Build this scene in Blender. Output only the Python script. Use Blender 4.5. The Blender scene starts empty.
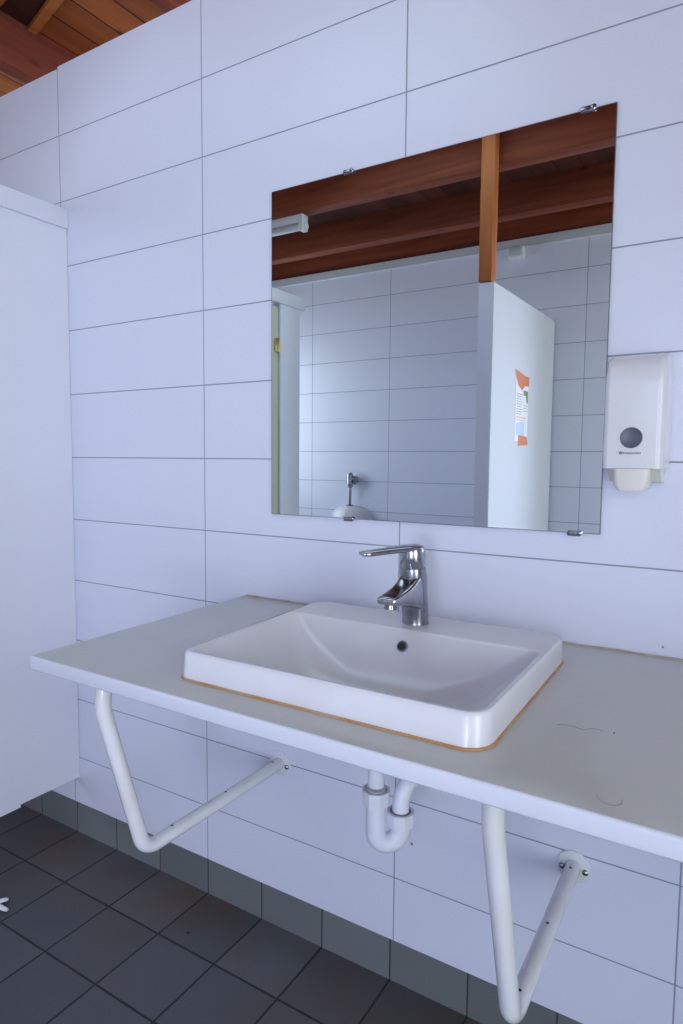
import bpy, bmesh, math, random
from mathutils import Vector, Matrix

S = bpy.context.scene
COL = S.collection
random.seed(4)

# ------------------------------------------------------------------ camera
cd = bpy.data.cameras.new('camera')
cam = bpy.data.objects.new('camera', cd)
COL.objects.link(cam)
cd.sensor_fit = 'VERTICAL'
cd.sensor_height = 36.0
cd.lens = 22.785
cd.clip_start = 0.02
cam.matrix_world = Matrix((
    (0.852335, -0.048812, 0.520714, 1.8640),
    (0.522928, 0.063361, -0.850019, -1.3337),
    (0.008498, 0.996796, 0.079530, 1.2764),
    (0, 0, 0, 1)))
S.camera = cam

# ------------------------------------------------------------------ exposure
S.view_settings.view_transform = 'Standard'
S.view_settings.look = 'None'
S.view_settings.exposure = 0.0
S.view_settings.gamma = 1.0
S.view_settings.use_curve_mapping = False
S.cycles.max_bounces = 10
S.cycles.diffuse_bounces = 6
S.cycles.glossy_bounces = 6
S.cycles.use_denoising = True
S.cycles.sample_clamp_indirect = 6.0

# ------------------------------------------------------------------ world: overcast sky above greenery
W = bpy.data.worlds.new('sky')
S.world = W
W.use_nodes = True
nt = W.node_tree
nt.nodes.clear()
wo = nt.nodes.new('ShaderNodeOutputWorld')
bg = nt.nodes.new('ShaderNodeBackground')
tc = nt.nodes.new('ShaderNodeTexCoord')
sx = nt.nodes.new('ShaderNodeSeparateXYZ')
cr = nt.nodes.new('ShaderNodeValToRGB')
mr = nt.nodes.new('ShaderNodeMapRange')
mr.inputs[1].default_value = -0.5
mr.inputs[2].default_value = 0.5
nt.links.new(tc.outputs['Generated'], sx.inputs[0])
nt.links.new(sx.outputs[2], mr.inputs[0])
nt.links.new(mr.outputs[0], cr.inputs[0])
e = cr.color_ramp.elements
e[0].position = 0.0; e[0].color = (0.32, 0.32, 0.26, 1)
e[1].position = 1.0; e[1].color = (0.70, 0.80, 0.98, 1)
for p, c in ((0.40, (0.39, 0.40, 0.28, 1)), (0.50, (0.49, 0.52, 0.38, 1)), (0.60, (0.67, 0.74, 0.84, 1))):
    n = e.new(p); n.color = c
nt.links.new(cr.outputs[0], bg.inputs[0])
bg.inputs[1].default_value = 1.8
nt.links.new(bg.outputs[0], wo.inputs[0])


def area(name, loc, rot, sx_, sy_, energy, color, portal=False):
    l = bpy.data.lights.new(name, 'AREA')
    l.shape = 'RECTANGLE'; l.size = sx_; l.size_y = sy_
    l.energy = energy; l.color = color
    l.cycles.is_portal = portal
    o = bpy.data.objects.new(name, l)
    o.location = loc; o.rotation_euler = rot
    COL.objects.link(o)
    return o


# daylight through the wide doorway on the right, and from the open side behind the wall tops
area('side_doorway_daylight', (3.70, -1.82, 1.40), (0, math.radians(90), math.radians(6)), 1.9, 1.1, 38, (0.88, 0.97, 0.86))
area('rear_doorway_daylight', (2.05, -3.10, 1.20), (math.radians(90), 0, math.radians(10)), 1.5, 2.0, 11, (0.20, 0.34, 1.0))
ld = area('rear_doorway_daylight', (2.55, -3.20, 1.25), (math.radians(92), 0, math.radians(31)), 1.0, 1.6, 13.5, (0.80, 0.84, 1.0))
ld.data.spread = math.radians(75)
area('clerestory_daylight', (0.9, 2.3, 2.35), (math.radians(-93), 0, 0), 3.6, 0.5, 18, (0.90, 0.95, 1.0))
area('ceiling_fill_light', (0.65, -0.95, 2.69), (0, 0, 0), 1.0, 0.7, 6.5, (0.60, 0.86, 1.0))  # fill light added under the closed roof boards; no roof window is built
area('left_fill_light', (-1.50, -1.80, 1.55), (0, math.radians(-90), 0), 1.3, 1.2, 24, (0.80, 0.90, 1.0))  # fill light added on the unseen left side to brighten the far wall
area('daylight_portal', (3.16, -1.65, 1.18), (0, math.radians(90), 0), 2.36, 1.4, 1, (1, 1, 1), True)
area('daylight_portal', (1.95, -2.43, 1.1), (math.radians(90), 0, 0), 1.1, 2.2, 1, (1, 1, 1), True)


# ------------------------------------------------------------------ material helpers
def mat(name, color, rough=0.5, metal=0.0, noise=None, coat=0.0, bump=0.0, spec=0.5):
    """noise = (scale, second colour, amount)"""
    m = bpy.data.materials.new(name)
    m.use_nodes = True
    t = m.node_tree
    b = t.nodes['Principled BSDF']
    b.inputs['Base Color'].default_value = (*color, 1)
    b.inputs['Roughness'].default_value = rough
    b.inputs['Metallic'].default_value = metal
    b.inputs['Coat Weight'].default_value = coat
    b.inputs['Specular IOR Level'].default_value = spec
    tcn = t.nodes.new('ShaderNodeTexCoord')
    n = t.nodes.new('ShaderNodeTexNoise')
    n.inputs['Scale'].default_value = noise[0] if noise else 30
    n.inputs['Detail'].default_value = 5
    t.links.new(tcn.outputs['Object'], n.inputs['Vector'])
    if noise:
        r = t.nodes.new('ShaderNodeMapRange')
        r.inputs[1].default_value = 0.42; r.inputs[2].default_value = 0.72
        r.inputs[4].default_value = noise[2]
        mx = t.nodes.new('ShaderNodeMix'); mx.data_type = 'RGBA'
        t.links.new(n.outputs[0], r.inputs[0])
        t.links.new(r.outputs[0], mx.inputs[0])
        mx.inputs[6].default_value = (*color, 1)
        mx.inputs[7].default_value = (*noise[1], 1)
        t.links.new(mx.outputs[2], b.inputs['Base Color'])
    if bump:
        bp = t.nodes.new('ShaderNodeBump')
        bp.inputs['Strength'].default_value = bump
        bp.inputs['Distance'].default_value = 0.002
        t.links.new(n.outputs[0], bp.inputs['Height'])
        t.links.new(bp.outputs[0], b.inputs['Normal'])
    return m


def mth(t, op, a, b=None, c=None):
    n = t.nodes.new('ShaderNodeMath'); n.operation = op
    for i, v in enumerate((a, b, c)):
        if v is None: continue
        if isinstance(v, (int, float)): n.inputs[i].default_value = v
        else: t.links.new(v, n.inputs[i])
    return n.outputs[0]


def tile_mat(name, axes, origin, pitch, gap, base, grout, rough, var=0.02, tint=None, bump=0.6, extra=None):
    """rectangular stack-bonded tiles laid out in metres along two object axes"""
    m = bpy.data.materials.new(name)
    m.use_nodes = True
    t = m.node_tree
    b = t.nodes['Principled BSDF']
    tcn = t.nodes.new('ShaderNodeTexCoord')
    sp = t.nodes.new('ShaderNodeSeparateXYZ')
    t.links.new(tcn.outputs['Object'], sp.inputs[0])
    masks, ids = [], []
    for a, o, p in zip(axes, origin, pitch):
        v = mth(t, 'SUBTRACT', sp.outputs[a], o)
        d = mth(t, 'PINGPONG', v, p / 2)
        r = t.nodes.new('ShaderNodeMapRange')
        r.interpolation_type = 'SMOOTHSTEP'
        r.inputs[1].default_value = gap * 0.35; r.inputs[2].default_value = gap * 0.65
        r.inputs[3].default_value = 1; r.inputs[4].default_value = 0
        t.links.new(d, r.inputs[0])
        # the topmost course runs up to the wall's upper edge without a joint
        masks.append(mth(t, 'MULTIPLY', r.outputs[0], mth(t, 'LESS_THAN', sp.outputs[2], 2.45)) if a == 2 else r.outputs[0])
        ids.append(mth(t, 'FLOOR', mth(t, 'DIVIDE', v, p)))
    mask = mth(t, 'MAXIMUM', masks[0], masks[1])
    cx = t.nodes.new('ShaderNodeCombineXYZ')
    t.links.new(ids[0], cx.inputs[0]); t.links.new(ids[1], cx.inputs[1])
    wn = t.nodes.new('ShaderNodeTexWhiteNoise'); wn.noise_dimensions = '2D'
    t.links.new(cx.outputs[0], wn.inputs['Vector'])
    ns = t.nodes.new('ShaderNodeTexNoise'); ns.inputs['Scale'].default_value = 3.0; ns.inputs['Detail'].default_value = 6
    t.links.new(tcn.outputs['Object'], ns.inputs['Vector'])
    f = mth(t, 'ADD', mth(t, 'MULTIPLY', mth(t, 'SUBTRACT', wn.outputs[0], 0.5), var),
            mth(t, 'MULTIPLY', mth(t, 'SUBTRACT', ns.outputs[0], 0.5), var * 0.8))
    mx = t.nodes.new('ShaderNodeMix'); mx.data_type = 'RGBA'
    mx.inputs[6].default_value = (*base, 1)
    mx.inputs[7].default_value = (*(tint or base), 1)
    t.links.new(mth(t, 'MULTIPLY', mth(t, 'ADD', f, 0.35 if tint else 0.0), 1.0), mx.inputs[0])
    mx.clamp_factor = True
    col = mx.outputs[2]
    if extra: col = extra(t, sp, tcn, wn, col)
    hs = t.nodes.new('ShaderNodeHueSaturation')
    t.links.new(col, hs.inputs['Color'])
    t.links.new(mth(t, 'ADD', f, 1.0), hs.inputs['Value'])
    mg = t.nodes.new('ShaderNodeMix'); mg.data_type = 'RGBA'
    t.links.new(mask, mg.inputs[0]); t.links.new(hs.outputs[0], mg.inputs[6])
    mg.inputs[7].default_value = (*grout, 1)
    t.links.new(mg.outputs[2], b.inputs['Base Color'])
    rr = t.nodes.new('ShaderNodeMapRange')
    rr.inputs[3].default_value = rough; rr.inputs[4].default_value = 0.9
    t.links.new(mask, rr.inputs[0]); t.links.new(rr.outputs[0], b.inputs['Roughness'])
    bp = t.nodes.new('ShaderNodeBump'); bp.invert = True
    bp.inputs['Strength'].default_value = bump; bp.inputs['Distance'].default_value = 0.0015
    t.links.new(mask, bp.inputs['Height']); t.links.new(bp.outputs[0], b.inputs['Normal'])
    return m


def wood_mat(name, c1, c2, axis, plank=None, rough=0.6, knots=True, origin=0.0, paxis=0, gapc=(0.03, 0.012, 0.006)):
    """grain along `axis`; optional board joints every `plank` metres across `paxis`"""
    m = bpy.data.materials.new(name)
    m.use_nodes = True
    t = m.node_tree
    b = t.nodes['Principled BSDF']
    b.inputs['Roughness'].default_value = rough
    b.inputs['Specular IOR Level'].default_value = 0.2
    tcn = t.nodes.new('ShaderNodeTexCoord')
    mp = t.nodes.new('ShaderNodeMapping')
    sc = [22, 22, 22]; sc[axis] = 1.6
    mp.inputs['Scale'].default_value = sc
    t.links.new(tcn.outputs['Object'], mp.inputs[0])
    n = t.nodes.new('ShaderNodeTexNoise'); n.inputs['Scale'].default_value = 1; n.inputs['Detail'].default_value = 6
    n.inputs['Distortion'].default_value = 0.6
    t.links.new(mp.outputs[0], n.inputs['Vector'])
    r = t.nodes.new('ShaderNodeMapRange'); r.inputs[1].default_value = 0.3; r.inputs[2].default_value = 0.7
    t.links.new(n.outputs[0], r.inputs[0])
    mx = t.nodes.new('ShaderNodeMix'); mx.data_type = 'RGBA'
    mx.inputs[6].default_value = (*c1, 1); mx.inputs[7].default_value = (*c2, 1)
    t.links.new(r.outputs[0], mx.inputs[0])
    col = mx.outputs[2]
    if knots:
        v = t.nodes.new('ShaderNodeTexVoronoi'); v.inputs['Scale'].default_value = 1
        mp2 = t.nodes.new('ShaderNodeMapping'); s2 = [7, 7, 7]; s2[axis] = 3.2
        mp2.inputs['Scale'].default_value = s2
        t.links.new(tcn.outputs['Object'], mp2.inputs[0]); t.links.new(mp2.outputs[0], v.inputs['Vector'])
        kr = t.nodes.new('ShaderNodeMapRange'); kr.inputs[1].default_value = 0.05; kr.inputs[2].default_value = 0.11
        kr.inputs[3].default_value = 0.75; kr.inputs[4].default_value = 0
        t.links.new(v.outputs['Distance'], kr.inputs[0])
        mk = t.nodes.new('ShaderNodeMix'); mk.data_type = 'RGBA'
        t.links.new(kr.outputs[0], mk.inputs[0]); t.links.new(col, mk.inputs[6])
        mk.inputs[7].default_value = (*[x * 0.35 for x in c1], 1)
        col = mk.outputs[2]
    if plank:
        sp = t.nodes.new('ShaderNodeSeparateXYZ'); t.links.new(tcn.outputs['Object'], sp.inputs[0])
        vv = mth(t, 'SUBTRACT', sp.outputs[paxis], origin)
        d = mth(t, 'PINGPONG', vv, plank / 2)
        gr = t.nodes.new('ShaderNodeMapRange'); gr.inputs[1].default_value = 0.002; gr.inputs[2].default_value = 0.005
        gr.inputs[3].default_value = 1; gr.inputs[4].default_value = 0
        t.links.new(d, gr.inputs[0])
        wn = t.nodes.new('ShaderNodeTexWhiteNoise'); wn.noise_dimensions = '1D'
        t.links.new(mth(t, 'FLOOR', mth(t, 'DIVIDE', vv, plank)), wn.inputs['W'])
        hs = t.nodes.new('ShaderNodeHueSaturation')
        t.links.new(col, hs.inputs['Color'])
        t.links.new(mth(t, 'ADD', mth(t, 'MULTIPLY', wn.outputs[0], 0.55), 0.7), hs.inputs['Value'])
        mg = t.nodes.new('ShaderNodeMix'); mg.data_type = 'RGBA'
        t.links.new(gr.outputs[0], mg.inputs[0]); t.links.new(hs.outputs[0], mg.inputs[6])
        mg.inputs[7].default_value = (*gapc, 1)
        col = mg.outputs[2]
    t.links.new(col, b.inputs['Base Color'])
    return m


# ------------------------------------------------------------------ mesh helpers
def link(name, bm, m, parent=None, smooth=None, mats=None):
    bmesh.ops.recalc_face_normals(bm, faces=bm.faces)
    me = bpy.data.meshes.new(name)
    bm.to_mesh(me); bm.free()
    for x in (mats or [m]): me.materials.append(x)
    if smooth is not None:
        for p in me.polygons: p.use_smooth = True
        me.set_sharp_from_angle(angle=math.radians(smooth))
    o = bpy.data.objects.new(name, me)
    COL.objects.link(o)
    if parent: o.parent = parent
    return o


def box(bm, x0, x1, y0, y1, z0, z1, bev=0.0, seg=2, mi=0):
    r = bmesh.ops.create_cube(bm, size=1)
    vs = r['verts']
    for v in vs:
        v.co = Vector(((x0 + x1) / 2 + v.co.x * (x1 - x0), (y0 + y1) / 2 + v.co.y * (y1 - y0), (z0 + z1) / 2 + v.co.z * (z1 - z0)))
    fs = list({f for v in vs for f in v.link_faces})
    for f in fs: f.material_index = mi
    if bev:
        es = list({e_ for v in vs for e_ in v.link_edges})
        bmesh.ops.bevel(bm, geom=es, offset=bev, segments=seg, profile=0.5, affect='EDGES')


def rings(bm, rs, cap0=True, cap1=True, close=False):
    """loft a list of equally long point loops"""
    R = [[bm.verts.new(p) for p in r] for r in rs]
    n = len(R[0])
    pairs = list(zip(R, R[1:])) + ([(R[-1], R[0])] if close else [])
    for a, b in pairs:
        for i in range(n):
            bm.faces.new((a[i], a[(i + 1) % n], b[(i + 1) % n], b[i]))
    if cap0 and not close: bm.faces.new(R[0][::-1])
    if cap1 and not close: bm.faces.new(R[-1])
    return R


def quad_round(c, z, r, n=6):
    """c: four xy corners, counter-clockwise; rounded by r"""
    out = []
    rr = r if isinstance(r, (list, tuple)) else [r] * 4
    for i in range(4):
        p = Vector(c[i]); a = (Vector(c[i - 1]) - p).normalized(); b = (Vector(c[(i + 1) % 4]) - p).normalized()
        ang = a.angle(b); d = rr[i] / math.tan(ang / 2); h = rr[i] / math.sin(ang / 2)
        ctr = p + (a + b).normalized() * h
        s = p + a * d - ctr; t_ = p + b * d - ctr
        a0 = math.atan2(s.y, s.x); a1 = math.atan2(t_.y, t_.x)
        while a1 < a0: a1 += 2 * math.pi
        if a1 - a0 > math.pi: a1 -= 2 * math.pi
        for k in range(n + 1):
            q = a0 + (a1 - a0) * k / n
            out.append((ctr.x + rr[i] * math.cos(q), ctr.y + rr[i] * math.sin(q), z))
    return out


def fillet(pts, r, n=8):
    pts = [Vector(p) for p in pts]
    rr = r if isinstance(r, (list, tuple)) else [r] * (len(pts) - 2)
    out = [pts[0]]
    for i in range(1, len(pts) - 1):
        p = pts[i]; a = (pts[i - 1] - p).normalized(); b = (pts[i + 1] - p).normalized()
        ang = a.angle(b); R = rr[i - 1]
        d = R / math.tan(ang / 2); h = R / math.sin(ang / 2)
        ctr = p + (a + b).normalized() * h
        s = p + a * d - ctr; t_ = p + b * d - ctr
        tot = s.angle(t_)
        ax = s.cross(t_).normalized()
        for k in range(n + 1):
            out.append(ctr + Matrix.Rotation(tot * k / n, 3, ax) @ s)
    out.append(pts[-1])
    return out


def tube(bm, path, rad, seg=20, caps=True):
    path = [Vector(p) for p in path]
    T = []
    for i in range(len(path)):
        a = path[max(i - 1, 0)]; b = path[min(i + 1, len(path) - 1)]
        T.append((b - a).normalized())
    up = Vector((1, 0, 0)) if abs(T[0].x) < 0.9 else Vector((0, 1, 0))
    nrm = (up - T[0] * up.dot(T[0])).normalized()
    rs = []
    for i, p in enumerate(path):
        nrm = (nrm - T[i] * nrm.dot(T[i])).normalized()
        bi = T[i].cross(nrm)
        ra = rad[i] if isinstance(rad, (list, tuple)) else rad
        rs.append([p + (nrm * math.cos(2 * math.pi * k / seg) + bi * math.sin(2 * math.pi * k / seg)) * ra for k in range(seg)])
    rings(bm, rs, caps, caps)


def lathe(bm, origin, axis, prof, seg=32, caps=True):
    """prof: (distance along axis, radius)"""
    o = Vector(origin); ax = Vector(axis).normalized()
    u = Vector((1, 0, 0)) if abs(ax.x) < 0.9 else Vector((0, 1, 0))
    u = (u - ax * u.dot(ax)).normalized(); w = ax.cross(u)
    rs = [[o + ax * h + (u * math.cos(2 * math.pi * k / seg) + w * math.sin(2 * math.pi * k / seg)) * r for k in range(seg)] for h, r in prof]
    rings(bm, rs, caps, caps)


def prop(o, label=None, cat=None, group=None, kind=None):
    if label: o['label'] = label
    if cat: o['category'] = cat
    if group: o['group'] = group
    if kind: o['kind'] = kind
    return o


def empty(name, loc, label, cat, group=None):
    o = bpy.data.objects.new(name, None)
    o.empty_display_size = 0.05
    o.location = loc
    COL.objects.link(o)
    prop(o, label, cat, group)
    return o


def part(name, bm, m, parent, smooth=None, label=None):
    """geometry is given in world coordinates; keep it there under its parent"""
    base = Vector((0, 0, 0)); p = parent
    while p: base += Vector(p.location); p = p.parent
    for v in bm.verts: v.co -= base
    o = link(name, bm, m, parent, smooth)
    if label: o['label'] = label
    return o


# ------------------------------------------------------------------ materials
WHITE = (0.67, 0.69, 0.835)
M_wall = tile_mat('white_wall_tile', (0, 2), (0.0, 0.0782), (0.602, 0.2), 0.0030, WHITE, (0.27, 0.29, 0.37), 0.30, var=0.012)
M_wall_front = tile_mat('white_wall_tile_opposite', (0, 2), (-0.097, 0.1365), (0.602, 0.2), 0.0036, (0.72, 0.745, 0.89), (0.30, 0.32, 0.38), 0.35, var=0.012)  # same white tile, base lightened to brighten the dim far wall
M_wall_side = tile_mat('white_wall_tile_side', (1, 2), (-0.03, 0.0782), (0.602, 0.2), 0.0035, WHITE, (0.30, 0.32, 0.38), 0.35, var=0.012)


def floor_extra(t, sp, tcn, wn, col):
    # brown footworn dirt, strongest on the row of tiles along the wall
    n = t.nodes.new('ShaderNodeTexNoise'); n.inputs['Scale'].default_value = 2.6; n.inputs['Detail'].default_value = 4
    t.links.new(tcn.outputs['Object'], n.inputs['Vector'])
    r = t.nodes.new('ShaderNodeMapRange'); r.inputs[1].default_value = -0.45; r.inputs[2].default_value = -0.05
    t.links.new(sp.outputs[1], r.inputs[0])
    r2 = t.nodes.new('ShaderNodeMapRange'); r2.inputs[1].default_value = 0.38; r2.inputs[2].default_value = 0.62
    t.links.new(n.outputs[0], r2.inputs[0])
    f = mth(t, 'MULTIPLY', mth(t, 'ADD', mth(t, 'MULTIPLY', r.outputs[0], 0.65), 0.08), r2.outputs[0])
    mx = t.nodes.new('ShaderNodeMix'); mx.data_type = 'RGBA'
    t.links.new(f, mx.inputs[0]); t.links.new(col, mx.inputs[6])
    mx.inputs[7].default_value = (0.085, 0.058, 0.045, 1)
    return mx.outputs[2]


M_floor = tile_mat('dark_floor_tile', (0, 1), (-0.0117, 0.0211), (0.2, 0.2), 0.0055, (0.082, 0.092, 0.110), (0.022, 0.022, 0.027),
                   0.55, var=0.30, tint=(0.095, 0.090, 0.098), bump=0.9, extra=floor_extra)
M_base = tile_mat('grey_skirting_tile', (0, 2), (-0.0117, -0.3), (0.2, 1.0), 0.004, (0.150, 0.162, 0.172), (0.04, 0.043, 0.05),
                  0.5, var=0.25, bump=0.8)
M_panel = mat('white_laminate', (0.71, 0.725, 0.84), 0.28, noise=(3, (0.68, 0.69, 0.80), 0.5))
M_panel_gloss = mat('white_laminate_glossy', (0.68, 0.70, 0.80), 0.17, coat=0.3)
M_top = mat('counter_laminate', (0.49, 0.495, 0.485), 0.22, noise=(9, (0.46, 0.45, 0.44), 0.5))
M_edge = mat('counter_edge_band', (0.63, 0.65, 0.76), 0.25)
M_ceramic = mat('white_ceramic', (0.63, 0.63, 0.70), 0.26, noise=(14, (0.60, 0.585, 0.63), 0.5), coat=0.12)
M_caulk = mat('yellowed_sealant', (0.46, 0.21, 0.05), 0.5, noise=(18, (0.46, 0.36, 0.26), 1.0))
M_chrome = mat('chrome', (0.46, 0.47, 0.51), 0.14, 1.0, noise=(40, (0.34, 0.35, 0.39), 0.6))
M_chrome_d = mat('tarnished_chrome', (0.34, 0.35, 0.39), 0.22, 1.0, noise=(60, (0.22, 0.22, 0.24), 0.7))
M_dark = mat('dark_recess', (0.015, 0.015, 0.016), 0.6)
M_enamel = mat('white_enamelled_steel', (0.70, 0.705, 0.77), 0.18, noise=(12, (0.62, 0.58, 0.54), 0.5), coat=0.3)
M_pvc = mat('white_plastic_pipe', (0.72, 0.73, 0.84), 0.3, noise=(16, (0.66, 0.64, 0.64), 0.5))
M_rubber = mat('grey_brown_gasket', (0.22, 0.19, 0.185), 0.7)
M_disp = mat('dispenser_plastic', (0.68, 0.685, 0.745), 0.16, noise=(8, (0.67, 0.65, 0.67), 0.6), coat=0.2)
M_lever = mat('dispenser_lever_plastic', (0.68, 0.65, 0.63), 0.25)
M_window = mat('tinted_window', (0.09, 0.10, 0.15), 0.35)
M_print = mat('grey_print', (0.05, 0.05, 0.08), 0.6)
M_mirror = mat('silvered_glass', (0.80, 0.845, 0.84), 0.0, 1.0)
M_mirror_edge = mat('glass_edge', (0.10, 0.12, 0.12), 0.3)
M_beam = wood_mat('red_brown_beam', (0.14, 0.033, 0.016), (0.25, 0.062, 0.028), 0)
M_beam_y = wood_mat('red_brown_joist', (0.16, 0.040, 0.030), (0.29, 0.080, 0.055), 1)
M_post = wood_mat('orange_brown_post', (0.30, 0.085, 0.026), (0.48, 0.155, 0.048), 2)
M_boards = wood_mat('roof_boards', (0.29, 0.070, 0.024), (0.44, 0.125, 0.040), 1, plank=0.115)
M_darkboards = wood_mat('darkened_roof_boards', (0.055, 0.016, 0.012), (0.085, 0.026, 0.018), 1, plank=0.115, knots=False)  # roof boards darkened; the ceiling gap's shade is put into this colour
M_lamp = mat('lamp_body', (0.72, 0.73, 0.76), 0.35)
M_tube = mat('lamp_diffuser', (0.62, 0.64, 0.68), 0.2)
M_trim = mat('grey_white_trim', (0.55, 0.58, 0.62), 0.4)
M_brass = mat('brass_hinge', (0.62, 0.52, 0.25), 0.3, 1.0)
M_yellow = mat('cream_door_edge', (0.55, 0.56, 0.46), 0.4)
M_paper = mat('paper', (0.72, 0.74, 0.78), 0.7)
M_tape = mat('orange_tape', (0.62, 0.17, 0.045), 0.45, noise=(20, (0.50, 0.12, 0.03), 0.8))
M_green = mat('green_picture', (0.10, 0.20, 0.08), 0.6, noise=(60, (0.30, 0.32, 0.20), 1.0))
M_pink = mat('pink_line', (0.75, 0.35, 0.38), 0.6)
M_ink = mat('ink', (0.28, 0.30, 0.36), 0.7)
M_blue = mat('pale_blue_leaflet', (0.45, 0.55, 0.78), 0.6)
M_ground = mat('pale_paving', (0.62, 0.60, 0.50), 0.9, noise=(4, (0.45, 0.50, 0.32), 0.8))
M_hair = mat('hair', (0.22, 0.20, 0.19), 0.5)
M_tissue = mat('tissue', (0.75, 0.77, 0.82), 0.9)

# ------------------------------------------------------------------ the setting
XL, XR, YF = -1.30, 3.20, -2.46


def struct(name, bm, m, smooth=None, mats=None):
    o = link(name, bm, m, None, smooth, mats)
    o['kind'] = 'structure'
    return o


bm = bmesh.new(); box(bm, XL - 0.3, XR + 0.25, YF - 0.3, 0.115, -0.10, 0.0); struct('floor', bm, M_floor)
bm = bmesh.new(); box(bm, XL - 3, XR + 4, YF - 5, 4.0, -0.20, -0.101); struct('trim_3', bm, M_ground)

bm = bmesh.new()
box(bm, XL, 0.0, 0.0, 0.115, 0.119, 2.4775)
box(bm, 0.0, XR, 0.0, 0.115, 0.119, 2.4840)
wb = struct('wall_back', bm, M_wall)
bm = bmesh.new(); box(bm, XL, XR, 0.015, 0.10, 0.0, 0.119); struct('baseboard_back', bm, M_base)

DX0, DX1, DZ = 1.40, 2.40, 2.20   # entrance behind the camera
bm = bmesh.new()
box(bm, XL, DX0, YF - 0.10, YF, 0.0, 2.50)
box(bm, DX1, XR, YF - 0.10, YF, 0.0, 2.50)
box(bm, DX0, DX1, YF - 0.10, YF, DZ, 2.50)
struct('wall_front', bm, M_wall_front)
bm = bmesh.new()
box(bm, DX0, DX0 + 0.05, YF - 0.12, YF + 0.01, 0.0, DZ)
box(bm, DX1 - 0.05, DX1, YF - 0.12, YF + 0.01, 0.0, DZ)
box(bm, DX0 + 0.05, DX1 - 0.05, YF - 0.12, YF + 0.01, DZ - 0.05, DZ)
struct('trim_2', bm, M_post)
bm = bmesh.new(); box(bm, XL, XR, YF - 0.11, YF + 0.012, 2.495, 2.545, 0.002); struct('trim_1', bm, M_trim)
bm = bmesh.new()   # left wall, with an unseen opening added for the left fill light
box(bm, XL - 0.10, XL, YF - 0.10, -2.35, 0.0, 2.48)
box(bm, XL - 0.10, XL, -1.20, 0.115, 0.0, 2.48)
box(bm, XL - 0.10, XL, -2.35, -1.20, 0.0, 0.95)
box(bm, XL - 0.10, XL, -2.35, -1.20, 2.20, 2.48)
struct('wall_left', bm, M_wall_side)
bm = bmesh.new()
for y0_, y1_, z0_, z1_ in ((-2.35, -2.31, 0.95, 2.20), (-1.24, -1.20, 0.95, 2.20), (-2.31, -1.24, 0.95, 0.99), (-2.31, -1.24, 2.16, 2.20)):
    box(bm, XL - 0.09, XL - 0.03, y0_, y1_, z0_, z1_)
struct('added_window', bm, M_panel)  # frame of the opening added for the left fill light
# right wall with a wide doorway to the outside
bm = bmesh.new()
box(bm, XR, XR + 0.10, YF - 0.1, -2.35, 0.0, 2.48)
box(bm, XR, XR + 0.10, -0.95, 0.115, 0.0, 2.48)
box(bm, XR, XR + 0.10, -2.35, -0.95, 2.36, 2.48)
struct('wall_right', bm, M_wall_side)

# roof boards carried by beams
bm = bmesh.new(); box(bm, XL - 1.2, XR + 0.6, YF - 0.7, 2.6, 2.712, 2.75); struct('ceiling', bm, M_boards)


bm = bmesh.new(); box(bm, XL - 0.3, XR + 0.3, -2.062, -1.55, 2.700, 2.711); struct('gap_shade_sheet', bm, M_darkboards)  # dark sheet standing in for the shade between the two beams

# ------------------------------------------------------------------ beams, post
def beam(name, x0, x1, y0, y1, z0, z1, m, label, cat='beam', group=None, bev=0.004):
    bm = bmesh.new()
    cx, cy, cz = (x0 + x1) / 2, (y0 + y1) / 2, z0
    box(bm, x0 - cx, x1 - cx, y0 - cy, y1 - cy, 0, z1 - z0, bev, 2)
    o = link(name, bm, m, None, 35)
    o.location = (cx, cy, cz)
    return prop(o, label, cat, group)


beam('roof_beam', XL - 0.3, XR + 0.3, -1.552, -1.476, 2.540, 2.712, M_beam, 'red-brown timber beam nearest in the mirror, the one touching the wooden post')
beam('roof_beam', XL - 0.3, XR + 0.3, -2.140, -2.060, 2.540, 2.712, M_beam, 'middle red-brown timber beam seen in the mirror, below the dark gap')
beam('roof_beam', XL - 0.3, XR + 0.3, -2.560, -2.475, 2.546, 2.712, M_beam, 'dark red-brown timber beam resting on top of the far tiled wall in the mirror')
beam('roof_joist', -0.285, -0.228, -0.95, 1.70, 2.550, 2.712, M_beam_y, 'reddish deep timber joist crossing above the wall at the top left corner', 'joist', bev=0.003)
beam('roof_joist', 0.395, 0.440, -0.75, 1.70, 2.550, 2.712, M_beam_y, 'timber joist above the wall top, right of the roof planks', 'joist', bev=0.003)


def ceiling_board(name, pts, z0, z1, m, label, cat):
    bm = bmesh.new()
    c = Vector((sum(p[0] for p in pts) / len(pts), sum(p[1] for p in pts) / len(pts), z0))
    rings(bm, [[Vector((x, y, z)) - c for x, y in pts] for z in (z0, z1)])
    o = link(name, bm, m); o.location = c
    prop(o, label, cat)


ceiling_board('timber_batten', [(-0.226, 0.054), (-0.224, 0.084), (-0.010, 0.030), (0.385, -0.068), (0.385, -0.104), (-0.047, 0.007)], 2.692, 2.711, M_post,
              'light brown slanting batten between the dark board and the roof planks', 'batten')
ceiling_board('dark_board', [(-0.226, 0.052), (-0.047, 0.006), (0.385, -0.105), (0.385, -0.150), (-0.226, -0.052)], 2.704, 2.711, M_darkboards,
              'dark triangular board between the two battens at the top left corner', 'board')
ceiling_board('timber_batten', [(-0.226, -0.054), (0.385, -0.152), (0.385, -0.21), (-0.226, -0.10)], 2.692, 2.711, M_post,
              'light brown batten in the extreme top left corner beside the dark board', 'batten')

# post on the cubicle partition
beam('wooden_post', 0.876, 0.934, -1.450, -1.388, 2.037, 2.70, M_post, 'square orange-brown wooden post standing on the end of the cubicle partition in the mirror', 'post')

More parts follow.
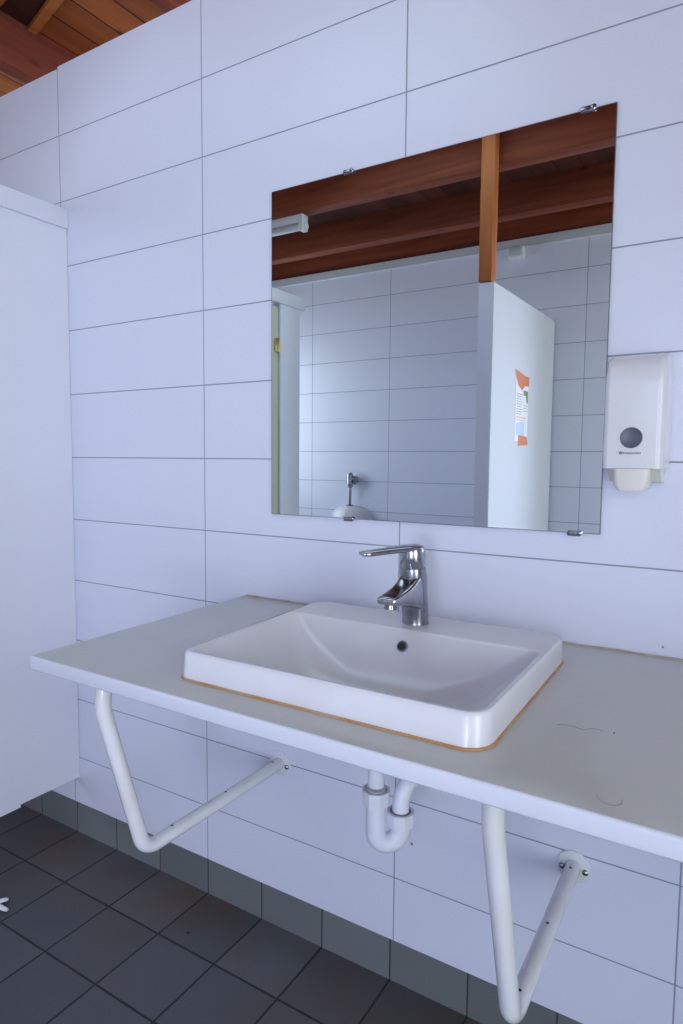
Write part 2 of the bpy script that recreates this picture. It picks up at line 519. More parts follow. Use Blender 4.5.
# ------------------------------------------------------------------ cubicle partition with notice (seen in the mirror)
pt = empty('cubicle_partition', (0.91, -1.92, 0.0), 'white glossy partition panel with an orange-taped notice, seen in the mirror', 'partition')
bm = bmesh.new()
pts = [(-1.395, 0.15), (-2.448, 0.15), (-2.448, 2.062), (-1.395, 2.034)]
rings(bm, [[(0.877, y, z) for y, z in pts], [(0.943, y, z) for y, z in pts]])
bmesh.ops.bevel(bm, geom=bm.edges[:], offset=0.003, segments=2, affect='EDGES')
part('panel', bm, M_panel_gloss, pt, 35)
for y in (-1.50, -2.34):
    bm = bmesh.new(); lathe(bm, (0.913, y, 0.0), (0, 0, 1), [(0, 0.03), (0.012, 0.03), (0.018, 0.014), (0.155, 0.014)], 20)
    part('foot', bm, M_chrome_d, pt, 35, 'grey metal foot')

nz = empty('notice', (0.9455, -1.85, 1.54), 'printed paper notice held by orange tape on the partition seen in the mirror', 'notice')


def yz_poly(name, pts, x, th, m, parent, label=None):
    bm = bmesh.new()
    rings(bm, [[(x, y, z) for y, z in pts], [(x + th, y, z) for y, z in pts]])
    return part(name, bm, m, parent, None, label)


yz_poly('sheet', [(-1.750, 1.665), (-1.750, 1.375), (-1.960, 1.375), (-1.960, 1.670)], 0.9432, 0.0006, M_paper, nz)
yz_poly('tape', [(-1.727, 1.712), (-1.785, 1.640), (-1.85, 1.622), (-1.90, 1.648), (-1.965, 1.650), (-1.968, 1.697), (-1.90, 1.695)], 0.9440, 0.0005, M_tape, nz, 'orange tape along the top of the sheet')
yz_poly('tape', [(-1.805, 1.405), (-1.95, 1.402), (-1.972, 1.362), (-1.805, 1.352)], 0.9440, 0.0005, M_tape, nz, 'orange tape along the bottom of the sheet')
yz_poly('picture', [(-1.875, 1.625), (-1.955, 1.625), (-1.955, 1.565), (-1.935, 1.565), (-1.915, 1.60), (-1.875, 1.60)], 0.9440, 0.0004, M_green, nz, 'green photograph printed on the sheet')
yz_poly('leaflet', [(-1.765, 1.46), (-1.765, 1.405), (-1.90, 1.405), (-1.90, 1.475)], 0.9440, 0.0004, M_blue, nz, 'pale blue panel of the sheet')
bm = bmesh.new()
for k in range(9):
    z = 1.600 - k * 0.012
    box(bm, 0.9440, 0.9443, -1.86 + 0.01 * (k % 3), -1.765, z, z + 0.0035)
for k in range(3):
    z = 1.55 - k * 0.013
    box(bm, 0.9440, 0.9443, -1.95, -1.875, z, z + 0.003)
part('printed_lines', bm, M_ink, nz)
bm = bmesh.new()
box(bm, 0.9440, 0.9443, -1.93, -1.765, 1.488, 1.494)
box(bm, 0.9440, 0.9443, -1.90, -1.765, 1.476, 1.480)
part('pink_heading', bm, M_pink, nz)

# ------------------------------------------------------------------ left cubicle front
cf = empty('cubicle_wall', (0.01, -0.60, 0.0), 'plain white cubicle wall with a thick top rail at the left edge', 'cubicle wall')
bm = bmesh.new()
pts = [(-0.0015, 0.212), (-0.212, 0.212), (-0.212, 0.203), (-0.80, 0.203), (-0.80, 1.992), (-0.0015, 1.992)]
rings(bm, [[(-0.006, y, z) for y, z in pts], [(0.028, y, z) for y, z in pts]])
part('panel', bm, M_panel, cf)
bm = bmesh.new(); box(bm, -0.012, 0.038, -1.305, -0.0015, 1.990, 2.049, 0.003); part('top_rail', bm, M_panel, cf, 35)
bm = bmesh.new(); box(bm, -0.008, 0.034, -1.270, -1.116, 0.012, 1.992, 0.002); part('stile', bm, M_panel, cf, 35, 'white end stile beside the door')
dr = None
bm = bmesh.new(); box(bm, -0.004, 0.024, -1.110, -0.802, 0.15, 1.975, 0.002); dr = part('door', bm, M_yellow, cf, 35, 'cream edged cubicle door')
for z in (0.45, 1.80):
    bm = bmesh.new(); box(bm, 0.022, 0.034, -1.108, -1.082, z - 0.03, z + 0.03, 0.002)
    lathe(bm, (0.034, -1.108, z - 0.033), (0, 0, 1), [(0, 0.004), (0.066, 0.004)], 10)
    part('hinge', bm, M_brass, dr, 35, 'brass coloured hinge')
bm = bmesh.new(); lathe(bm, (0.013, -1.20, 0.0), (0, 0, 1), [(0, 0.025), (0.012, 0.025)], 20)
part('foot', bm, M_chrome_d, cf, 35, 'grey metal foot')

# ------------------------------------------------------------------ fluorescent lamp (mirror)
lp = empty('batten_lamp', (-0.70, -1.514, 2.455), 'white fluorescent batten lamp fixed under a roof beam, seen in the mirror', 'lamp')
bm = bmesh.new(); box(bm, -1.29, -0.112, -1.535, -1.493, 2.497, 2.539, 0.004); part('housing', bm, M_lamp, lp, 35)
bm = bmesh.new(); lathe(bm, (-1.27, -1.514, 2.479), (1, 0, 0), [(0, 0.018), (1.14, 0.018)], 20); part('tube', bm, M_tube, lp, 35)
bm = bmesh.new(); box(bm, -0.135, -0.106, -1.540, -1.488, 2.455, 2.537, 0.005)
lathe(bm, (-0.108, -1.514, 2.479), (1, 0, 0), [(0, 0.018), (0.010, 0.018), (0.013, 0.012)], 20)
part('end_cap', bm, M_lamp, lp, 35)
bm = bmesh.new(); box(bm, -1.295, -1.268, -1.540, -1.488, 2.455, 2.537, 0.005); part('end_cap', bm, M_lamp, lp, 35)

# ------------------------------------------------------------------ box on far wall
jb = empty('junction_box', (0.72, -2.45, 2.438), 'small white square box under the trim of the far wall, seen in the mirror', 'box')
bm = bmesh.new(); box(bm, 0.675, 0.765, -2.459, -2.405, 2.430, 2.494, 0.006, 3); part('housing', bm, M_lamp, jb, 35)
bm = bmesh.new(); box(bm, 0.684, 0.756, -2.406, -2.401, 2.439, 2.486, 0.002); part('cover', bm, M_trim, jb, 35)

# ------------------------------------------------------------------ urinal and flush valve (mirror)
ux = -0.36
ur = empty('urinal', (ux, -2.458, 0.45), 'white ceramic urinal on the far wall, its top just showing in the mirror', 'urinal')
bm = bmesh.new()
rs = []
for z, hw, dp in ((0.45, 0.05, 0.06), (0.47, 0.10, 0.14), (0.52, 0.155, 0.26), (0.58, 0.175, 0.33), (0.64, 0.18, 0.345), (0.66, 0.178, 0.34),
                  (0.665, 0.16, 0.32), (0.69, 0.158, 0.20), (0.75, 0.165, 0.12), (0.86, 0.165, 0.11), (0.92, 0.15, 0.10), (0.955, 0.11, 0.085), (0.97, 0.055, 0.06), (0.973, 0.02, 0.05)):
    ring = [(ux - hw, -2.459, z)]
    for k in range(21):
        a = math.pi * k / 20
        ring.append((ux - hw * math.cos(a), -2.459 + dp * math.sin(a) ** 0.8 if 0 < k < 20 else -2.455, z))
    ring.append((ux + hw, -2.459, z))
    rs.append(ring)
rings(bm, rs)
part('bowl', bm, M_ceramic, ur, 50)
fv = empty('flush_valve', (ux, -2.40, 0.973), 'chrome flush valve on its pipe above the urinal, seen in the mirror', 'valve')
bm = bmesh.new(); lathe(bm, (ux, -2.415, 0.972), (0, 0, 1), [(0, 0.022), (0.006, 0.022), (0.010, 0.010), (0.13, 0.010)], 20); part('pipe', bm, M_chrome_d, fv, 35)
bm = bmesh.new(); lathe(bm, (ux, -2.415, 1.095), (0, 0, 1), [(0, 0.016), (0.02, 0.018), (0.022, 0.022), (0.085, 0.022), (0.09, 0.017), (0.10, 0.015)], 24)
lathe(bm, (ux, -2.4595, 1.145), (0, 1, 0), [(0, 0.030), (0.006, 0.030), (0.010, 0.014), (0.04, 0.014)], 20)
part('body', bm, M_chrome_d, fv, 35)
bm = bmesh.new(); lathe(bm, (ux + 0.018, -2.415, 1.150), (1, 0, 0), [(0, 0.012), (0.012, 0.012), (0.014, 0.024), (0.034, 0.024), (0.037, 0.018)], 20)
part('knob', bm, M_chrome_d, fv, 35)

# ------------------------------------------------------------------ wall mirror
mi = empty('wall_mirror', (1.239, -0.004, 1.137), 'large frameless square mirror clipped to the tiled wall above the sink', 'mirror')
mx0, mx1, mz0, mz1 = 0.839, 1.639, 1.137, 1.939
bm = bmesh.new()
box(bm, mx0, mx1, -0.006, -0.0005, mz0, mz1, 0.0)
bm.normal_update()
for f_ in bm.faces:
    f_.material_index = 1
front = [f_ for f_ in bm.faces if f_.normal.y < -0.5]
bmesh.ops.inset_region(bm, faces=front, thickness=0.0016, depth=0)
for f_ in front: f_.material_index = 0   # the rim stays ground glass
base = Vector(mi.location)
for v in bm.verts: v.co -= base
g = link('glass', bm, None, mi, None, [M_mirror, M_mirror_edge])
for x, z, s in ((1.062, mz1, 1), (1.588, mz1, 1), (1.071, mz0, -1), (1.591, mz0, -1)):
    bm = bmesh.new()
    box(bm, x - 0.013, x + 0.011, -0.0085, -0.0005, z + (0.0003 if s > 0 else -0.006), z + (0.006 if s > 0 else -0.0003), 0.001)
    box(bm, x - 0.013, x + 0.011, -0.0090, -0.0063, z - 0.0045, z + 0.0045, 0.0012)
    lathe(bm, (x + 0.010, -0.0088, z), (0, -1, 0), [(0, 0.0055), (0.002, 0.0055), (0.003, 0.004)], 16)
    part('clip', bm, M_chrome_d, mi, 35, 'small dark chrome clip')

# ------------------------------------------------------------------ counter
YFc = -0.638
ZT, ZB = 0.9125, 0.8865
ct = empty('washbasin_counter', (1.5, -0.3, ZB), 'long pale grey counter slab with white front edge, fixed along the tiled wall', 'counter')
out = [(0.745, -0.001), (0.763, -0.637), (2.75, -0.652), (2.75, -0.001)]
hole = [(1.100, -0.155), (1.105, -0.530), (1.575, -0.530), (1.575, -0.155)]
bm = bmesh.new()


def loop(pts, z): return [bm.verts.new((x, y, z)) for x, y in pts]


O1 = loop(out, ZT); I1 = loop(hole, ZT); O0 = loop(out, ZB); I0 = loop(hole, ZB)
outer_edges = []
for i in range(4):
    j = (i + 1) % 4
    bm.faces.new((O1[i], O1[j], I1[j], I1[i])); bm.faces.new((O0[i], I0[i], I0[j], O0[j]))
    f_ = bm.faces.new((O1[i], O0[i], O0[j], O1[j])); f_.material_index = 1 if i < 2 else 0
    bm.faces.new((I1[i], I1[j], I0[j], I0[i]))
es = [e_ for e_ in bm.edges if (set(e_.verts) in ({O1[0], O1[1]}, {O1[1], O1[2]}, {O0[0], O0[1]}, {O0[1], O0[2]}, {O0[1], O1[1]}))]
bmesh.ops.bevel(bm, geom=es, offset=0.004, segments=3, profile=0.5, affect='EDGES', material=1)
for v in bm.verts: v.co -= Vector(ct.location)
link('slab', bm, None, ct, 30, [M_top, M_edge])
bm = bmesh.new()
n = 60
path = [(0.752 + (2.748 - 0.752) * k / n, -0.003, ZT + 0.001 + 0.0006 * math.sin(k * 2.1)) for k in range(n + 1)]
tube(bm, path, 0.0022, 8)
part('sealant', bm, mat('grey_sealant', (0.42, 0.37, 0.30), 0.6, noise=(30, (0.30, 0.22, 0.13), 1.0)), ct, 60, 'thin stained sealant line along the wall')

# ------------------------------------------------------------------ basin
ZR = 0.957
bs = empty('washbasin', (1.335, -0.34, ZT), 'white rectangular drop-in ceramic washbasin set in the counter under the mirror', 'washbasin')
OUT = [(1.058, -0.112), (1.081, -0.567), (1.607, -0.566), (1.605, -0.112)]
BOT = [(1.060, -0.110), (1.086, -0.576), (1.611, -0.576), (1.606, -0.110)]
def lerp4(A, B, t): return [(a[0] + (b[0] - a[0]) * t, a[1] + (b[1] - a[1]) * t) for a, b in zip(A, B)]
IN = [(1.066, -0.232), (1.089, -0.558), (1.598, -0.556), (1.594, -0.232)]
FL = [(1.278, -0.325), (1.278, -0.405), (1.358, -0.405), (1.358, -0.325)]
bm = bmesh.new()
rr_o = [0.035, 0.017, 0.034, 0.035]
def ro(k): return [x * k for x in rr_o]
rs = [quad_round([(1.101, -0.156), (1.106, -0.529), (1.574, -0.529), (1.574, -0.156)], ZT + 0.001, [0.02] * 4),
      quad_round(BOT, ZT + 0.001, ro(1.05)),
      quad_round(lerp4(BOT, OUT, 0.5), (ZT + ZR) / 2, ro(1.0)),
      quad_round(lerp4(BOT, OUT, 0.92), ZR - 0.005, ro(1.0))]
C = Vector((1.335, -0.335))
def inset(Q, d):
    r_ = []
    for (x, y) in Q:
        r_.append((x + (d if x < C.x else -d), y + (d if y < C.y else -d)))
    return r_
rs.append(quad_round(inset(OUT, 0.0010), ZR - 0.0018, ro(0.98)))
rs.append(quad_round(inset(OUT, 0.0030), ZR, ro(0.92)))
rs.append(quad_round(inset(IN, -0.0015), ZR, [0.03, 0.018, 0.026, 0.03]))
rs.append(quad_round(inset(IN, 0.0015), ZR - 0.0012, [0.03, 0.021, 0.028, 0.03]))
rs.append(quad_round(inset(IN, 0.0045), ZR - 0.006, [0.03, 0.025, 0.03, 0.03]))
zb = ZR - 0.108
for t_, dz in [(k / 14, 1 - (1 - k / 14) ** 2.6) for k in range(1, 15)]:
    rs.append(quad_round(lerp4(inset(IN, 0.005), FL, t_), ZR - 0.006 + (zb - ZR + 0.006) * dz, [0.03 + 0.045 * min(1, t_ * 2.5) - 0.041 * max(0, t_ * 1.667 - 0.667)] * 4))
rs.append([(1.318 + 0.022 * math.cos(a), -0.365 + 0.022 * math.sin(a), zb - 0.004) for a in
           [math.atan2(p[1] + 0.365, p[0] - 1.318) for p in rs[-1]]])
# walls facing down under the counter: the outside of the bowl
rings(bm, rs, cap0=False, cap1=True)
rs2 = [quad_round([(1.101, -0.156), (1.106, -0.529), (1.574, -0.529), (1.574, -0.156)], ZT + 0.001, [0.02] * 4),
       quad_round([(1.106, -0.162), (1.111, -0.524), (1.569, -0.524), (1.569, -0.162)], ZT - 0.03, [0.03] * 4),
       quad_round([(1.20, -0.22), (1.18, -0.50), (1.50, -0.50), (1.48, -0.22)], zb - 0.012, [0.05] * 4)]
rings(bm, rs2, cap0=False, cap1=True)
bmesh.ops.remove_doubles(bm, verts=bm.verts[:], dist=0.0001)
part('basin_bowl', bm, M_ceramic, bs, 40)
# sealant bead round the foot of the basin
bm = bmesh.new()
lp_ = quad_round([(BOT[0][0] - 0.001, BOT[0][1] + 0.001), (BOT[1][0] - 0.001, BOT[1][1] - 0.001), (BOT[2][0] + 0.001, BOT[2][1] - 0.001), (BOT[3][0] + 0.001, BOT[3][1] + 0.001)],
                 ZT + 0.001, ro(1.08), 10)
Rr = []
cc = Vector((1.335, -0.335, 0))
dense = []
for i in range(len(lp_)):
    a = Vector(lp_[i]); b = Vector(lp_[(i + 1) % len(lp_)])
    k = max(1, int((b - a).length / 0.012))
    for j in range(k): dense.append(a.lerp(b, j / k))
for i, p in enumerate(dense):
    tn = (dense[(i + 1) % len(dense)] - dense[i - 1]).normalized(); nr = Vector((tn.y, -tn.x, 0))
    if nr.dot(p - cc) < 0: nr = -nr
    w_ = 0.0018 + 0.0010 * math.sin(i * 0.9) * math.sin(i * 0.23)
    Rr.append([p - nr * 0.003 + Vector((0, 0, -0.0006)), p + nr * w_ + Vector((0, 0, -0.0006)), p + nr * w_ * 0.5 + Vector((0, 0, 0.0018)), p - nr * 0.003 + Vector((0, 0, 0.0022))])
rings(bm, Rr, close=True)
part('sealant_bead', bm, M_caulk, bs, 60, 'orange-brown stained sealant bead')
# overflow ring on the back wall of the bowl
nv = Vector((0, -1.0, 0.45)).normalized()
oc = Vector((1.336, -0.2462, 0.926))
bm = bmesh.new(); lathe(bm, oc - nv * 0.004, nv, [(0, 0.0112), (0.006, 0.0112), (0.0075, 0.0100), (0.0075, 0.0085), (0.003, 0.0080)], 28, False)
ov = part('overflow_ring', bm, M_chrome, bs, 35, 'chrome overflow ring')
bm = bmesh.new(); lathe(bm, oc + nv * 0.002, nv, [(0, 0.0079), (0.0012, 0.0079)], 24)
part('overflow_hole', bm, M_dark, ov, 35)
# drain
bm = bmesh.new(); lathe(bm, (1.318, -0.365, zb - 0.006), (0, 0, 1), [(0, 0.032), (0.004, 0.032), (0.0055, 0.029), (0.0055, 0.02), (0.004, 0.018)], 32)
part('drain', bm, M_chrome, bs, 35, 'chrome drain fitting')

# ------------------------------------------------------------------ faucet
fx, fy = 1.331, -0.180
fc = empty('basin_faucet', (fx, fy, ZR), 'chrome single-lever mixer faucet on the back ledge of the washbasin', 'faucet')


def ell(cx, cy, cz, rx, ry, tilt=0.0, n=32):
    return [(cx + rx * math.cos(2 * math.pi * k / n), cy + ry * math.sin(2 * math.pi * k / n), cz + ry * math.sin(2 * math.pi * k / n) * tilt) for k in range(n)]


bm = bmesh.new()
rs = [ell(fx, fy, ZR + 0.0005, 0.0265, 0.0265), ell(fx, fy, ZR + 0.003, 0.0265, 0.0265)]
for h, r_, o_ in ((0.004, 0.0262, 0), (0.03, 0.0262, -0.003), (0.06, 0.0262, -0.008), (0.09, 0.0262, -0.013), (0.110, 0.0262, -0.0165), (0.114, 0.0250, -0.017)):
    rs.append(ell(fx, fy + o_, ZR + h, r_, r_, 0.10 if h > 0.05 else 0.0))
rings(bm, rs)
body = part('body', bm, M_chrome_d, fc, 40)
# spout: swells out of the body, broad flat top sloping to a blunt lip
bm = bmesh.new()
rs = []
for t_, y, zt, zb_, hw in ((0, -0.178, 0.104, 0.028, 0.0240), (1, -0.205, 0.102, 0.034, 0.0240), (2, -0.216, 0.095, 0.038, 0.0232), (3, -0.228, 0.088, 0.042, 0.0225), (4, -0.250, 0.081, 0.048, 0.0212),
                           (5, -0.275, 0.0765, 0.053, 0.0202), (6, -0.298, 0.073, 0.057, 0.0195), (7, -0.306, 0.0715, 0.059, 0.0188), (8, -0.308, 0.069, 0.062, 0.016)):
    ring = []
    h_ = (zt - zb_) / 2; cz = ZR + (zt + zb_) / 2
    for k in range(24):
        a = 2 * math.pi * k / 24
        c_, s_ = math.cos(a), math.sin(a)
        ex = 0.32
        ring.append((fx + hw * math.copysign(abs(c_) ** ex, c_), y, cz + h_ * math.copysign(abs(s_) ** ex, s_)))
    rs.append(ring)
rings(bm, rs)
sp_ = part('spout', bm, M_chrome, fc, 45)
bm = bmesh.new(); lathe(bm, (fx, -0.288, ZR + 0.0585), (0, -0.1, -1), [(0, 0.012), (0.010, 0.012), (0.011, 0.010), (0.011, 0.008), (0.008, 0.007)], 24)
part('aerator', bm, M_chrome_d, sp_, 35, 'round aerator under the spout tip')
# swivel cap with lever
bm = bmesh.new()
rs = []
for h, r_, o_ in ((0.115, 0.0250, -0.017), (0.117, 0.0264, -0.017), (0.136, 0.0262, -0.0195), (0.148, 0.0258, -0.021), (0.153, 0.0235, -0.0215), (0.156, 0.016, -0.022), (0.157, 0.004, -0.022)):
    rs.append(ell(fx, fy + o_, ZR + h, r_, r_, 0.12))
rings(bm, rs)
cap = part('cap', bm, M_chrome, fc, 40)
bm = bmesh.new()
rs = []
d = Vector((-0.50, -0.87, 0)).normalized(); sd = Vector((-d.y, d.x, 0))
o0 = Vector((fx, fy - 0.021, ZR))
for s_, hw, zt, th in ((-0.024, 0.010, 0.1535, 0.005), (-0.014, 0.021, 0.157, 0.009), (0.005, 0.0240, 0.158, 0.011), (0.02, 0.0225, 0.1575, 0.012), (0.045, 0.0185, 0.156, 0.012), (0.075, 0.0165, 0.154, 0.0115), (0.098, 0.0152, 0.1525, 0.011), (0.109, 0.0142, 0.152, 0.0105), (0.113, 0.011, 0.151, 0.007)):
    c_ = o0 + d * s_
    ring = []
    for k in range(20):
        a = 2 * math.pi * k / 20
        q = c_ + sd * (hw * math.copysign(abs(math.cos(a)) ** 0.7, math.cos(a)))
        q.z = ZR + zt - th / 2 + th / 2 * math.copysign(abs(math.sin(a)) ** 0.8, math.sin(a))
        ring.append(q)
    rs.append(ring)
rings(bm, rs)
part('lever', bm, M_chrome, fc, 45, 'flat chrome lever pointing forward')

# ------------------------------------------------------------------ counter brackets
def bracket(x, ytop, ybend, zbend, zwall, label):
    b = empty('counter_bracket', (x, -0.001, zwall), label, 'bracket', None)
    bm = bmesh.new()
    P = [(x, ytop, ZB - 0.0005), (x, ytop - 0.012, ZB - 0.075), (x, ybend, zbend), (x, -0.004, zwall)]
    tube(bm, fillet(P, [0.10, 0.045], 12), 0.0152, 24)
    tb = part('tube', bm, M_enamel, b, 40)
    bm = bmesh.new(); lathe(bm, (x, -0.0005, zwall), (0, -1, 0), [(0, 0.033), (0.003, 0.033), (0.004, 0.031), (0.0042, 0.0165)], 36)
    part('flange', bm, M_enamel, b, 35)
    for a in (200, 340):
        ax, az = x + 0.0245 * math.cos(math.radians(a)), zwall + 0.0245 * math.sin(math.radians(a)) + 0.004
        bm = bmesh.new(); lathe(bm, (ax, -0.004, az), (0, -1, 0), [(0, 0.0065), (0.002, 0.0062), (0.0045, 0.0035), (0.005, 0.001)], 16)
        part('screw', bm, M_chrome_d, b, 35, 'dark screw head')
    # mounting holes along the top of the horizontal leg
    d_ = Vector((0, ybend + 0.004, zbend - zwall)); L_ = d_.length; d_.normalize()
    for s_ in (0.030, 0.212, 0.382):
        c_ = Vector((x, -0.004, zwall)) + d_ * s_
        up = Vector((0, 0, 1)) - d_ * d_.z
        up.normalize()
        bm = bmesh.new(); lathe(bm, c_ + up * 0.0125 , up, [(0, 0.0028), (0.0031, 0.0028)], 14)
        part('screw_hole', bm, M_dark, tb, 35, 'small dark hole')
    return b


bracket(0.8645, -0.545, -0.463, 0.479, 0.476, 'white bent-tube bracket under the left end of the counter')
bracket(1.6135, -0.532, -0.430, 0.448, 0.451, 'white bent-tube bracket under the counter right of the drain trap')

# ------------------------------------------------------------------ drain trap
tr = empty('drain_trap', (1.335, -0.29, 0.53), 'white plastic U-shaped drain trap hanging below the washbasin', 'drain trap')
A = Vector((1.312, -0.300, 0)); B = Vector((1.348, -0.268, 0))
bm = bmesh.new(); tube(bm, fillet([(1.318, -0.365, zb - 0.014), (1.318, -0.365, 0.805), (A.x, A.y, 0.765), (A.x, A.y, 0.67)], [0.02, 0.02], 6), 0.0160, 24); part('tailpipe', bm, M_pvc, tr, 40)
bm = bmesh.new(); lathe(bm, (A.x, A.y, 0.722), (0, 0, 1), [(0, 0.017), (0.002, 0.024), (0.03, 0.024), (0.032, 0.02)], 10); part('upper_nut', bm, M_pvc, tr, 30)
bm = bmesh.new()
half = (B - A).length / 2
U = [(A.x, A.y, 0.665)]
dirn = (B - A).normalized(); mid = (A + B) / 2
zc = 0.580
for k in range(17):
    a = math.pi * k / 16
    q = mid - dirn * half * math.cos(a); U.append((q.x, q.y, zc - half * math.sin(a)))
U.append((B.x, B.y, 0.612))
tube(bm, U, 0.0188, 24); part('trap_bend', bm, M_pvc, tr, 40)


def nut(c, z0, h, nm):
    bm = bmesh.new()
    n_ = 40
    rs = []
    for hh, r_ in ((0, 0.0215), (0.002, 0.0245), (h - 0.004, 0.0255), (h, 0.0255), (h, 0.0205), (h - 0.004, 0.0195)):
        rs.append([(c.x + (r_ + (0.0012 if (k % 5 == 0 and hh > 0 and r_ > 0.024) else 0)) * math.cos(2 * math.pi * k / n_),
                    c.y + (r_ + (0.0012 if (k % 5 == 0 and hh > 0 and r_ > 0.024) else 0)) * math.sin(2 * math.pi * k / n_), z0 + hh) for k in range(n_)])
    rings(bm, rs)
    nn = part(nm, bm, M_pvc, tr, 25)
    bm = bmesh.new(); lathe(bm, (c.x, c.y, z0 + h - 0.003), (0, 0, 1), [(0, 0.0200), (0.0035, 0.0200), (0.0040, 0.018), (0.0040, 0.0162)], 30)
    part('gasket', bm, M_rubber, nn, 35, 'dirty brown gasket ring')


nut(A, 0.633, 0.030, 'inlet_nut')
nut(B, 0.588, 0.028, 'outlet_nut')
bm = bmesh.new()
P = [(B.x, B.y, 0.612), (B.x, B.y, 0.668), (B.x + 0.09, -0.005, 0.690)]
tube(bm, fillet(P, [0.042], 12), 0.0160, 24); part('outlet_pipe', bm, M_pvc, tr, 40)
bm = bmesh.new(); lathe(bm, (B.x + 0.09, -0.0005, 0.690), (0, -1, 0), [(0, 0.036), (0.004, 0.036), (0.012, 0.018)], 30); part('wall_collar', bm, M_pvc, tr, 35)

# ------------------------------------------------------------------ soap dispenser
sd_ = empty('soap_dispenser', (1.700, -0.002, 1.228), 'white wall-mounted soap dispenser with a round dark window right of the mirror', 'soap dispenser')
bm = bmesh.new()
# cover: side profile (y, z) of the front surface swept across the width with rounded sides
prof = [(0.0, 1.481), (-0.030, 1.482), (-0.062, 1.478), (-0.086, 1.464), (-0.100, 1.442), (-0.107, 1.41), (-0.111, 1.36), (-0.112, 1.31), (-0.111, 1.275), (-0.108, 1.2665)]
x0, x1 = 1.652, 1.7535
rs = []
nseg = 16
for zi in range(15):
    z = 1.2665 + (1.4730 - 1.2665) * (1 - (1 - zi / 14) ** 1.8)
    # front depth at this height
    dep = 0.111
    if z > 1.40:
        tt = (z - 1.40) / (1.4730 - 1.40)
        dep = 0.110 * max(0.0, (1 - tt ** 3.4)) ** 0.42 + 0.001
    if z < 1.28: dep = 0.111 - (1.28 - z) * 0.1
    wn_ = 0.0 + 0.004 * max(0, (z - 1.42) / 0.06) ** 2
    xa, xb = x0 + wn_, x1 - wn_
    rc = min(0.011, dep * 0.45)
    ring = [(xa, -0.0015, z)]
    tap = 0.0025
    for k in range(9):
        a = math.pi + math.pi / 2 * k / 8
        ring.append((xa + tap + rc + rc * math.cos(a), -dep + rc + rc * math.sin(a), z))
    for k in range(9):
        a = 1.5 * math.pi + math.pi / 2 * k / 8
        ring.append((xb - tap - rc + rc * math.cos(a), -dep + rc + rc * math.sin(a), z))
    ring.append((xb, -0.0015, z))
    rs.append(ring)
rings(bm, rs)
cover = part('cover', bm, M_disp, sd_, 50)
bm = bmesh.new()
pts = [(-0.002, 1.27), (-0.085, 1.27), (-0.055, 1.243), (-0.002, 1.240)]
rings(bm, [[(1.660, y, z) for y, z in pts], [(1.746, y, z) for y, z in pts]])
part('back_plate', bm, M_lever, sd_, 35, 'beige back bracket below the cover')
bm = bmesh.new()
rs = []
for z, hw, r_ in ((1.2660, 0.0300, 0.008), (1.245, 0.0290, 0.010), (1.236, 0.0275, 0.010), (1.230, 0.024, 0.010), (1.228, 0.020, 0.008)):
    rs.append(quad_round([(1.703 - hw, -0.060), (1.703 - hw, -0.113), (1.703 + hw, -0.113), (1.703 + hw, -0.060)], z, r_, 5))
rings(bm, rs)
part('push_lever', bm, M_lever, sd_, 40, 'beige push lever')
bm = bmesh.new(); lathe(bm, (1.7012, -0.1085, 1.3195), (0, -1, 0.015), [(0, 0.0180), (0.0034, 0.0180), (0.0040, 0.0172), (0.0036, 0.0165)], 40)
part('window', bm, M_window, cover, 35, 'round dark level window')


def text_part(body, size, loc, m, parent, name, bold=0.0):
    c = bpy.data.curves.new(name, 'FONT'); c.body = body; c.size = size; c.extrude = 0.0001; c.offset = bold
    c.align_x = 'LEFT'
    tmp = bpy.data.objects.new(name, c); COL.objects.link(tmp)
    bpy.context.view_layer.update()
    me = bpy.data.meshes.new_from_object(tmp.evaluated_get(bpy.context.evaluated_depsgraph_get()))
    bpy.data.objects.remove(tmp)
    bm = bmesh.new(); bm.from_mesh(me)
    bmesh.ops.transform(bm, matrix=Matrix.Translation(loc) @ Matrix.Rotation(math.pi / 2, 4, 'X'), verts=bm.verts)
    return part(name, bm, m, parent)


text_part('Kimberly-Clark', 0.0047, (1.6885, -0.1117, 1.2918), M_print, cover, 'lettering', 0.00003)
bm = bmesh.new()
lathe(bm, (1.6850, -0.1110, 1.2935), (0, -1, 0), [(0, 0.0026), (0.0009, 0.0026), (0.0009, 0.0018), (0, 0.0018)], 20, False)
box(bm, 1.6843, 1.6857, -0.1119, -0.1110, 1.2928, 1.2942)
part('logo', bm, M_print, cover)

# ------------------------------------------------------------------ small marks and litter
bm = bmesh.new(); lathe(bm, (0, -0.0003, 0), (0, -1, 0), [(0, 0.0035), (0.0006, 0.003)], 12)
o = link('wall_plug', bm, M_rubber); o.location = (1.249, 0, 0.378); prop(o, 'tiny dark plugged screw hole in the tile right of the drain trap', 'plug')
bm = bmesh.new(); lathe(bm, (0, -0.0003, 0), (0, -1, 0), [(0, 0.0022), (0.0006, 0.002)], 12)
o = link('wall_plug', bm, M_rubber); o.location = (1.757, 0, 0.932); prop(o, 'tiny dark spot on the tile just above the counter, below the soap dispenser', 'plug')


def hair(pts, label):
    bm = bmesh.new()
    c = Vector((sum(p[0] for p in pts) / len(pts), sum(p[1] for p in pts) / len(pts), ZT))
    P = [Vector((p[0], p[1], ZT + 0.0006)) for p in pts]
    # smooth it
    for _ in range(3):
        Q = [P[0]]
        for a, b in zip(P, P[1:]): Q += [a.lerp(b, 0.25), a.lerp(b, 0.75)]
        P = Q + [P[-1]]
    tube(bm, [p - c for p in P], 0.00022, 6)
    o = link('hair', bm, M_hair); o.location = c
    prop(o, label, 'hair')


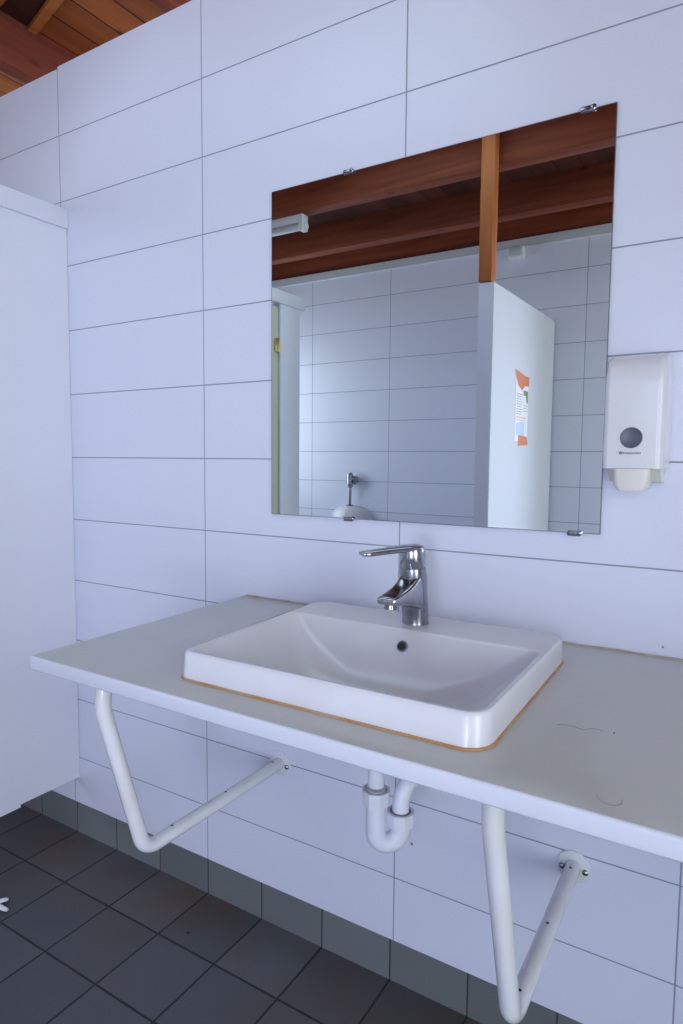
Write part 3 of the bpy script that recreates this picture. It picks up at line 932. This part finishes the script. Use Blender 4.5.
hair([(1.747, -0.600), (1.750, -0.611), (1.764, -0.620), (1.775, -0.610), (1.773, -0.598)], 'curled hair lying on the counter near its front edge at the right')
hair([(1.665, -0.430), (1.681, -0.422), (1.698, -0.431), (1.711, -0.415), (1.723, -0.420)], 'wavy thin hair lying on the counter right of the washbasin')
bm = bmesh.new(); bmesh.ops.create_icosphere(bm, subdivisions=1, radius=0.0016)
for v in bm.verts: v.co.z *= 0.6
o = link('crumb', bm, M_rubber); o.location = (1.737, -0.418, ZT + 0.001); prop(o, 'dark crumb on the counter midway between washbasin and right edge', 'crumb')
for x, y, l in ((0.655, -0.135, 'dark crumb on the floor tile left of the trap, farther from the wall'), (0.99, -0.03, 'dark crumb on the floor against the skirting under the basin')):
    bm = bmesh.new(); bmesh.ops.create_icosphere(bm, subdivisions=2, radius=0.005)
    for v in bm.verts: v.co = Vector((v.co.x * random.uniform(0.8, 1.2), v.co.y * 0.8, v.co.z * 0.4))
    o = link('crumb', bm, M_dark); o.location = (x, y, 0.0018); prop(o, l, 'crumb')

# torn tissue at the left edge of the floor
ti = bmesh.new()
for k, (ang, ln, oy) in enumerate(((0.25, 0.062, 0.006), (-0.18, 0.060, -0.012), (0.9, 0.04, 0.02))):
    dv = Vector((math.cos(ang), math.sin(ang), 0)); sv = Vector((-dv.y, dv.x, 0))
    rs = []
    for i in range(9):
        t_ = i / 8
        c_ = Vector((0, oy, 0.007)) + dv * ln * t_ + sv * 0.003 * math.sin(t_ * 5 + k) + Vector((0, 0, 0.004 * math.sin(t_ * 3.1)))
        w_ = 0.011 * (1 - 0.35 * t_) * (0.6 if i == 8 else 1) ; h_ = 0.006 * (1 - 0.4 * t_)
        rs.append([c_ + sv * w_ * math.cos(a) * (1 + 0.15 * math.sin(3 * a + i)) + Vector((0, 0, h_ * math.sin(a))) for a in [2 * math.pi * j / 10 for j in range(10)]])
    rings(ti, rs)
o = link('torn_tissue', ti, M_tissue, None, 60); o.location = (0.112, -0.374, 0.0005)
o.rotation_euler.z = 0.15
prop(o, 'scrap of torn white tissue on the dark floor at the left edge', 'tissue')
